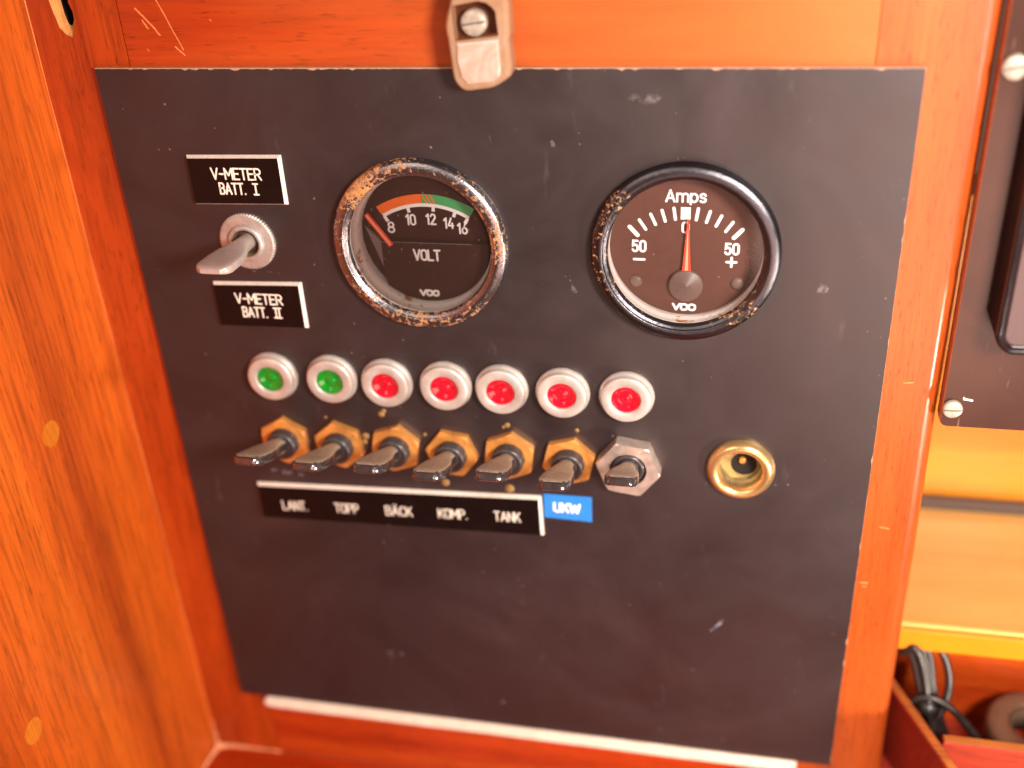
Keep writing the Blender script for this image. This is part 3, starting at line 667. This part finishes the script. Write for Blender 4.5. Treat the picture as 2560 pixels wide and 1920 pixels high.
names = ['green indicator lamp at the end of the row nearest the wooden bulkhead', 'second green indicator lamp, next to the red ones',
         'red indicator lamp next to the green ones', 'second red indicator lamp from the green ones, above the KOMP. switch',
         'middle one of the five red indicator lamps, above the TANK switch', 'red indicator lamp above the blue UKW label',
         'red indicator lamp at the end of the row, above the silver nut switch']
lg = make_lamp((LX[0], 163.0, 0), lens_green, names[0], G1); copy_thing(lg, (LX[1], 163.3, 0), names[1])
lr = make_lamp((LX[2], 163.1, 0), lens_red, names[2], G2)
for i in range(3, 7): copy_thing(lr, (LX[i], 163.3, 0), names[i])

# ------------------------------------------------------------------ toggle switches
def paddle(mb, L, r0, w, th, neck=.22, n=28, mi_top=0, mi_side=1):
    """bat lever along +z: round neck that flattens into a paddle; flat sides face +-y"""
    secs = []
    for t in (0, .08, neck, .34, .48, .62, .76, .88, .94, .975, .993, 1.0):
        e = max(0, min(1, (t - neck * .6) / .5)); e = e * e * (3 - 2 * e)
        hw = r0 * (1 - e) + w / 2 * e; hh = r0 * (1 - e) + th / 2 * e
        if t > .88: q = (t - .88) / .12; hw *= math.sqrt(max(0, 1 - (q * .80) ** 2)); hh *= math.sqrt(max(.0, 1 - (q * .86) ** 2))
        p = 2 + 3.2 * e; pts = []
        for i in range(n):
            a = 2 * math.pi * i / n; c, s = math.cos(a), math.sin(a)
            pts.append((hw * math.copysign(abs(c) ** (2 / p), c), hh * math.copysign(abs(s) ** (2 / p), s)))
        secs.append((pts, L * t))
    o = len(mb.f); stack(mb, secs, False, False, smooth=True, mi=mi_side); stack(mb, [secs[-1], (inset(secs[-1][0], .25), L + .25)], False, True, mi=mi_side)
    for k in range(o, len(mb.f)):
        vs = [mb.v[i] for i in mb.f[k]]
        if all(abs(v[1]) > th * .34 for v in vs) and max(v[2] for v in vs) > L * .2 and max(v[2] for v in vs) < L * .99:
            mb.m[k] = mi_top
def hexnut(mb, rc, h, hole, cham=.90):
    hx = circ(0, 0, rc, 6); m = 8; out = []
    for i in range(6):
        a, b = hx[i], hx[(i + 1) % 6]; out += [(a[0] + (b[0] - a[0]) * k / m, a[1] + (b[1] - a[1]) * k / m) for k in range(m)]
    nn = len(out); ins = []
    for x, y in out:
        r = math.hypot(x, y); q = min(r, rc * cham); ins.append((x / r * q, y / r * q))
    drop = [(math.hypot(*p) - math.hypot(*q)) * .55 for p, q in zip(out, ins)]
    ho = [(hole * x / math.hypot(x, y), hole * y / math.hypot(x, y)) for x, y in out]
    vs = [(x, y, 0) for x, y in out] + [(x, y, h - d) for (x, y), d in zip(out, drop)] + [(x, y, h) for x, y in ins] + [(x, y, h) for x, y in ho] + [(x, y, 0) for x, y in ho]
    fs = [(k * nn + i, k * nn + (i + 1) % nn, (k + 1) * nn + (i + 1) % nn, (k + 1) * nn + i) for k in range(4) for i in range(nn)]
    mb.add(vs, fs)
TG = 'black toggle switches in a row'
TILT = R(21.8)
def make_toggle(at, label, nutm, rc, nh, hole, ang, ch, LL=30.0, tilt=TILT):
    t = thing('toggle_switch', at, label, 'toggle switch', TG)
    mb = MB(); hexnut(mb, rc, nh, hole, .90 if nh < 4 else .955); nu = mb.build('nut', nutm, t); nu.rotation_euler.y = -R(ang)
    mb = MB(); prof = [(5.7, 0)]
    z = .8
    while z < ch - 1.0: prof += [(5.7, z), (5.45, z + .2), (5.7, z + .4)]; z += .6
    prof += [(5.6, ch - .5), (5.2, ch), (4.3, ch), (4.0, ch - .8), (3.4, ch - .6), (0, ch + .2)]
    lathe(mb, prof, 40, smooth=True); mb.build('collar', collar_mat, t)
    mb = MB(); paddle(mb, LL, 3.1, 10.6, 3.9); lv = mb.build('lever', [lever_rough, lever_black], t, (0, .4, 5.2)); lv.rotation_euler.x = -tilt
    return t
SX = [43.3, 64.4, 85.9, 106.9, 127.9, 149.1, 170.2]; SY = [136.2, 135.9, 136.2, 135.8, 136.4, 135.9, 136.2]; ANG = [30, 40, 20, 52, 23, 16, 52]
tl = ['toggle switch at the end of the row nearest the bulkhead, over LANT.', 'second toggle switch with a brass nut, over TOPP', 'third toggle switch with a brass nut, over BÄCK', 'toggle switch with a brass nut over KOMP.',
      'toggle switch with a brass nut over TANK', 'toggle switch with a brass nut over the blue UKW label', 'toggle switch with a thick silver hexagon nut at the end of the row']
t0 = make_toggle((SX[0], SY[0], 0), tl[0], brass_nut, 9.7, 2.5, 5.8, ANG[0], 6.4)
for i in range(1, 6):
    c = copy_thing(t0, (SX[i], SY[i], 0), tl[i])
    for ch in c.children:
        if ch.name.startswith('nut'): ch.rotation_euler.y = -R(ANG[i])
        if ch.name.startswith('lever'): ch.rotation_euler = (-TILT + R((.5, -.8, .3, -1.6, .6)[i - 1]), R((0, 1, -1, .5, -1)[i - 1]), 0)
make_toggle((SX[6], SY[6] + .3, 0), tl[6], steel_nut, 11.2, 5.2, 6.4, ANG[6], 5.0, 27.0, R(25.5))

# the grey battery selector toggle
bg_ = thing('selector_toggle', (42.2, 214.3, 0), 'large grey toggle switch with a round knurled washer between the two V-METER plates', 'toggle switch')
mb = MB(); kn = []
for i in range(120): a = 2 * math.pi * i / 120; r = 9.95 if i % 2 else 9.6; kn.append((r * math.cos(a), r * math.sin(a)))
stack(mb, [(kn, 0), (kn, .9), (circ(0, 0, 9.2, 120), 1.35), (circ(0, 0, 6.5, 120), 1.5)], False, False); mb.build('knurled_washer', washer_mat, bg_)
mb = MB(); lathe(mb, [(6.5, 1.4), (6.3, 2.3), (5.7, 2.9), (5.0, 2.9), (4.7, 2.5)], 56); mb.build('ring_nut', washer_mat, bg_)
mb = MB(); lathe(mb, [(4.75, 2.6), (4.3, 1.2), (4.0, -1.5)], 40); mb.build('brass_liner', brass_in, bg_)
mb = MB(); lathe(mb, [(4.3, .2), (2.5, .9), (0, 1.2)], 32); mb.build('socket_floor', collar_mat, bg_)
mb = MB(); paddle(mb, 28.5, 2.7, 12.2, 3.4, mi_top=0, mi_side=0); lv = mb.build('lever', lever_grey, bg_, (.3, .3, .6)); lv.rotation_euler.x = R(-2.5)

# ------------------------------------------------------------------ brass socket
sk = thing('brass_socket', (207.9, 137.3, 0), 'round polished brass socket right of the switch row', 'socket')
mb = MB(); lathe(mb, [(11.4, 0), (11.5, .7), (11.2, 1.7), (10.4, 2.9), (9.3, 3.5), (8.3, 3.3), (7.5, 2.6), (7.1, 1.4), (7.0, 0)], 72); mb.build('flange', brass, sk)
mb = MB(); lathe(mb, [(7.0, .1), (6.9, -1.5), (6.6, -1.8), (6.6, -6)], 56); mb.build('sleeve', brass_in, sk)
mb = MB(); lathe(mb, [(6.7, -4.5), (0, -4.5)], 32); mb.build('socket_floor', brass_in, sk)
mb = MB(); pts = circ(1.1, -1.0, 4.4, 30); stack(mb, [(pts, -4.5), (pts, -4.2)], False, True); mb.build('insulator', dark_void, sk)
mb = MB(); lathe(mb, [(1.2, -4.3), (1.2, -3.0), (.8, -2.6), (0, -2.5)], 24, cx=.6, cy=1.0); mb.build('contact_pin', brass_nut, sk)

# ------------------------------------------------------------------ second panel at the right with its instrument
p2 = thing('equipment_board', (268.4, 159.3, 0), 'glossy dark panel plate beyond the wooden upright, held by two slotted screws', 'panel')
mb = MB()
P = [(2.2, 0), (140, 0), (140, 270), (0, 270), (0, 2.2), (.3, 1.1), (1.1, .3)]
stack(mb, [(P, -5), (P, .5), (inset(P, .25), .9)], False, True, wallmi=1); mb.build('plate', [plate2_mat, plate2_edge], p2)
screw('screw', p2, (3.6, 112.5, .9), 3.5, 1.8, R(8), (screw_mat, slot_mat)); screw('screw', p2, (3.0, 6.9, .9), 3.0, 1.6, R(2), (screw_mat, slot_mat))
mb = MB(); ribbon(mb, [(6.0, 10.4), (8.4, 10.0)], .7, .95); ribbon(mb, [(5.9, 10.9), (6.4, 10.2)], .5, .95); mb.build('paint_chip', cream_print, p2)

# the instrument on it
dv = thing('side_instrument', (276.4, 187, .9), 'black plastic instrument with rounded corners on the side panel, cut off by the photo edge', 'instrument')
def rr4(x0, y0, x1, y1, c, sq):
    """rectangle whose lower-left corner has 7 points from a chamfer (sq=0) to a round (sq=1)"""
    out = []
    for i in range(9):
        t = i / 8; a = math.pi + t * math.pi / 2
        lin = (x0 + c[0] * t, y0 + c[1] * (1 - t)); arc_ = (x0 + c[0] + c[0] * math.cos(a), y0 + c[1] + c[1] * math.sin(a))
        out.append((lin[0] * (1 - sq) + arc_[0] * sq, lin[1] * (1 - sq) + arc_[1] * sq))
    return out + [(x1, y0), (x1, y1), (x0, y1)]
mb = MB(); B0 = rr4(0, 0, 110, 150, (8, 13), .1); B1 = rr4(1.2, 4.0, 108, 150, (5, 6), .8)
stack(mb, [(B0, 0), (B0, 2.0), (B1, 9.0), (inset(B1, .25), 9.9), (inset(B1, .9), 10.3), (inset(B1, 1.7), 10.0), (inset(B1, 2.3), 9.2)], False, False, smooth=False); mb.build('case', device_mat, dv)
mb = MB(); F = inset(B1, 2.3); stack(mb, [(F, 9.2), (inset(F, .5), 9.6), (inset(F, 1.0), 9.65)], False, True); mb.build('front_face', device_face, dv)

# open locker under the side panel
mb = MB(); box(mb, 255, 44, -128, 420, 200, -101, 0); tag(mb.build('locker_back', wood_yellow), kind='structure')
sf = thing('locker_shelf', (262, 47.5, -60), 'pale varnished shelf in the open locker under the side panel', 'shelf')
mb = MB(); box(mb, 0, 0, -40, 150, 11.0, 39.3, 1.2); mb.build('shelf_board', wood_pale, sf)
mb = MB(); prism(mb, rect(0, -.6, 150, 9.6), 39.4, 41.2, .8); mb.build('shelf_lip', wood_yellow, sf)
mb = MB(); box(mb, 0, 11.1, -40.9, 150, 16.0, -36.5, .5); mb.build('shadow_gap_strip', plain('shadow_gap_grey', (.12, .085, .075), .6), sf)  # grey strip added to paint the shadow gap at the shelf's back
mb = MB(); box(mb, 255, -60, -60, 420, 47.4, -36, 0); tag(mb.build('locker_lining', wood_rail_low), kind='structure')
# tray with a slanting end board and a front rail
ty = thing('wooden_tray', (288, -30, 0), 'worn red wooden tray holding a black cable at lower right', 'tray')
def slab(mb, a, b, th, y0, y1, mi=0, bev=.5):
    a = Vector(a); b = Vector(b); d = (b - a).normalized(); s = Vector((-d.y, d.x)) * th / 2
    q = [tuple(a - s), tuple(b - s), tuple(b + s), tuple(a + s)]; qi = inset(q, bev)
    secs = [(q, y0), (q, y1 - bev), (qi, y1)]
    n = 4; vs = [(p[0], y, p[1]) for pts, y in secs for p in pts]
    mb.add(vs, [(k * n + i, k * n + (i + 1) % n, (k + 1) * n + (i + 1) % n, (k + 1) * n + i) for k in range(2) for i in range(n)], mi)
    mb.add([(p[0], y0, p[1]) for p in q], [(0, 1, 2, 3)], mi); mb.add([(p[0], y1, p[1]) for p in qi], [(0, 1, 2, 3)], mi + 1)
mb = MB(); slab(mb, (268 - 288, -26), (299 - 288, 46), 4.0, 0, 60); mb.build('end_board', [wood_tray, wood_trayedge], ty)
mb = MB(); slab(mb, (-1.2, 7.6), (130, 8.4), 4.2, 0, 60); mb.build('front_rail', [wood_tray, wood_trayedge], ty)
mb = MB(); box(mb, -22, 0, -36, 130, 26, 5, .2); mb.build('tray_floor', wood_tray, ty)

# coiled black cable lying in the tray
mb = MB()
def loop(pts, r=1.6): tube(mb, spline(pts, 9), r, 9)
for k, (dx, dy, dz, r) in enumerate(((0, 0, 0, 1.5), (2.6, 1.2, 2.2, 1.6), (-1.6, -3, 2.4, 1.5), (4.6, -2, -1.0, 1.45), (1.2, -1.5, 4.4, 1.6))):
    loop([(272.5 + dx, 46 + dy, -24 + dz), (276 + dx, 49.2 + dy * .4, -23 + dz), (279.5 + dx, 42, -21 + dz), (282.5 + dx * .8, 31, -16 + dz), (286 + dx * .9, 19, -11 + dz), (290 + dx, 8, -8 + dz), (294 + dx * 1.3, -2, -7 + dz)], r)
loop([(281, 40, -19), (280.5, 46.5, -21), (284.5, 48, -22), (289, 43.5, -21), (291.8, 34, -18), (290.5, 26, -13), (287, 18, -9), (286, 6, -6)], 1.5)
loop([(284, 28, -9), (286.5, 18, -6), (290.5, 8.5, -3), (296.5, 4.2, -1), (303, 5, -1), (306.4, 9.5, -2), (303.5, 16.5, -5), (297, 24, -8), (289.5, 30, -10), (282.5, 31.2, -11), (277.5, 27.5, -11), (275, 20, -10)], 1.5)
loop([(282, 20, -5), (285.5, 10, -2), (291, 2, 0), (297, -3, 0)], 1.8)
loop([(303, 6, -8), (309, 2, -12), (318, -2, -14), (330, -3, -16)], 1.8)
cb = tag(mb.build('cable_coil', cable_mat), 'coiled black cable tied in a bundle in the tray', 'cable')
mb = MB(); lathe(mb, [(4.2, -2.2), (4.7, -1.4), (4.7, 1.4), (4.2, 2.2)], 22); tb = mb.build('cable_tie', cable_mat, cb, (284.2, 25.5, -11.5)); tb.rotation_euler = (R(62), R(20), 0)

# brown roll beside it
rl = thing('tape_roll', (325.0, 11.5, -17), 'brown roll of tape lying beside the black cable', 'roll')
mb = MB(); lathe(mb, [(9.0, -6), (9.0, 5.0), (9.8, 6.2), (15.2, 6.4), (16.6, 5.4), (17.2, 3.6), (17.2, -4), (16.4, -6)], 64, closed=True); w_ = mb.build('wound_tape', roll_mat, rl)
mb = MB(); lathe(mb, [(8.95, -6), (8.95, 4.8), (8.0, 4.8), (8.0, -6)], 40, closed=True); c_ = mb.build('cardboard_core', roll_core, rl)
for o in (w_, c_): o.rotation_euler = (R(-86), 0, 0)
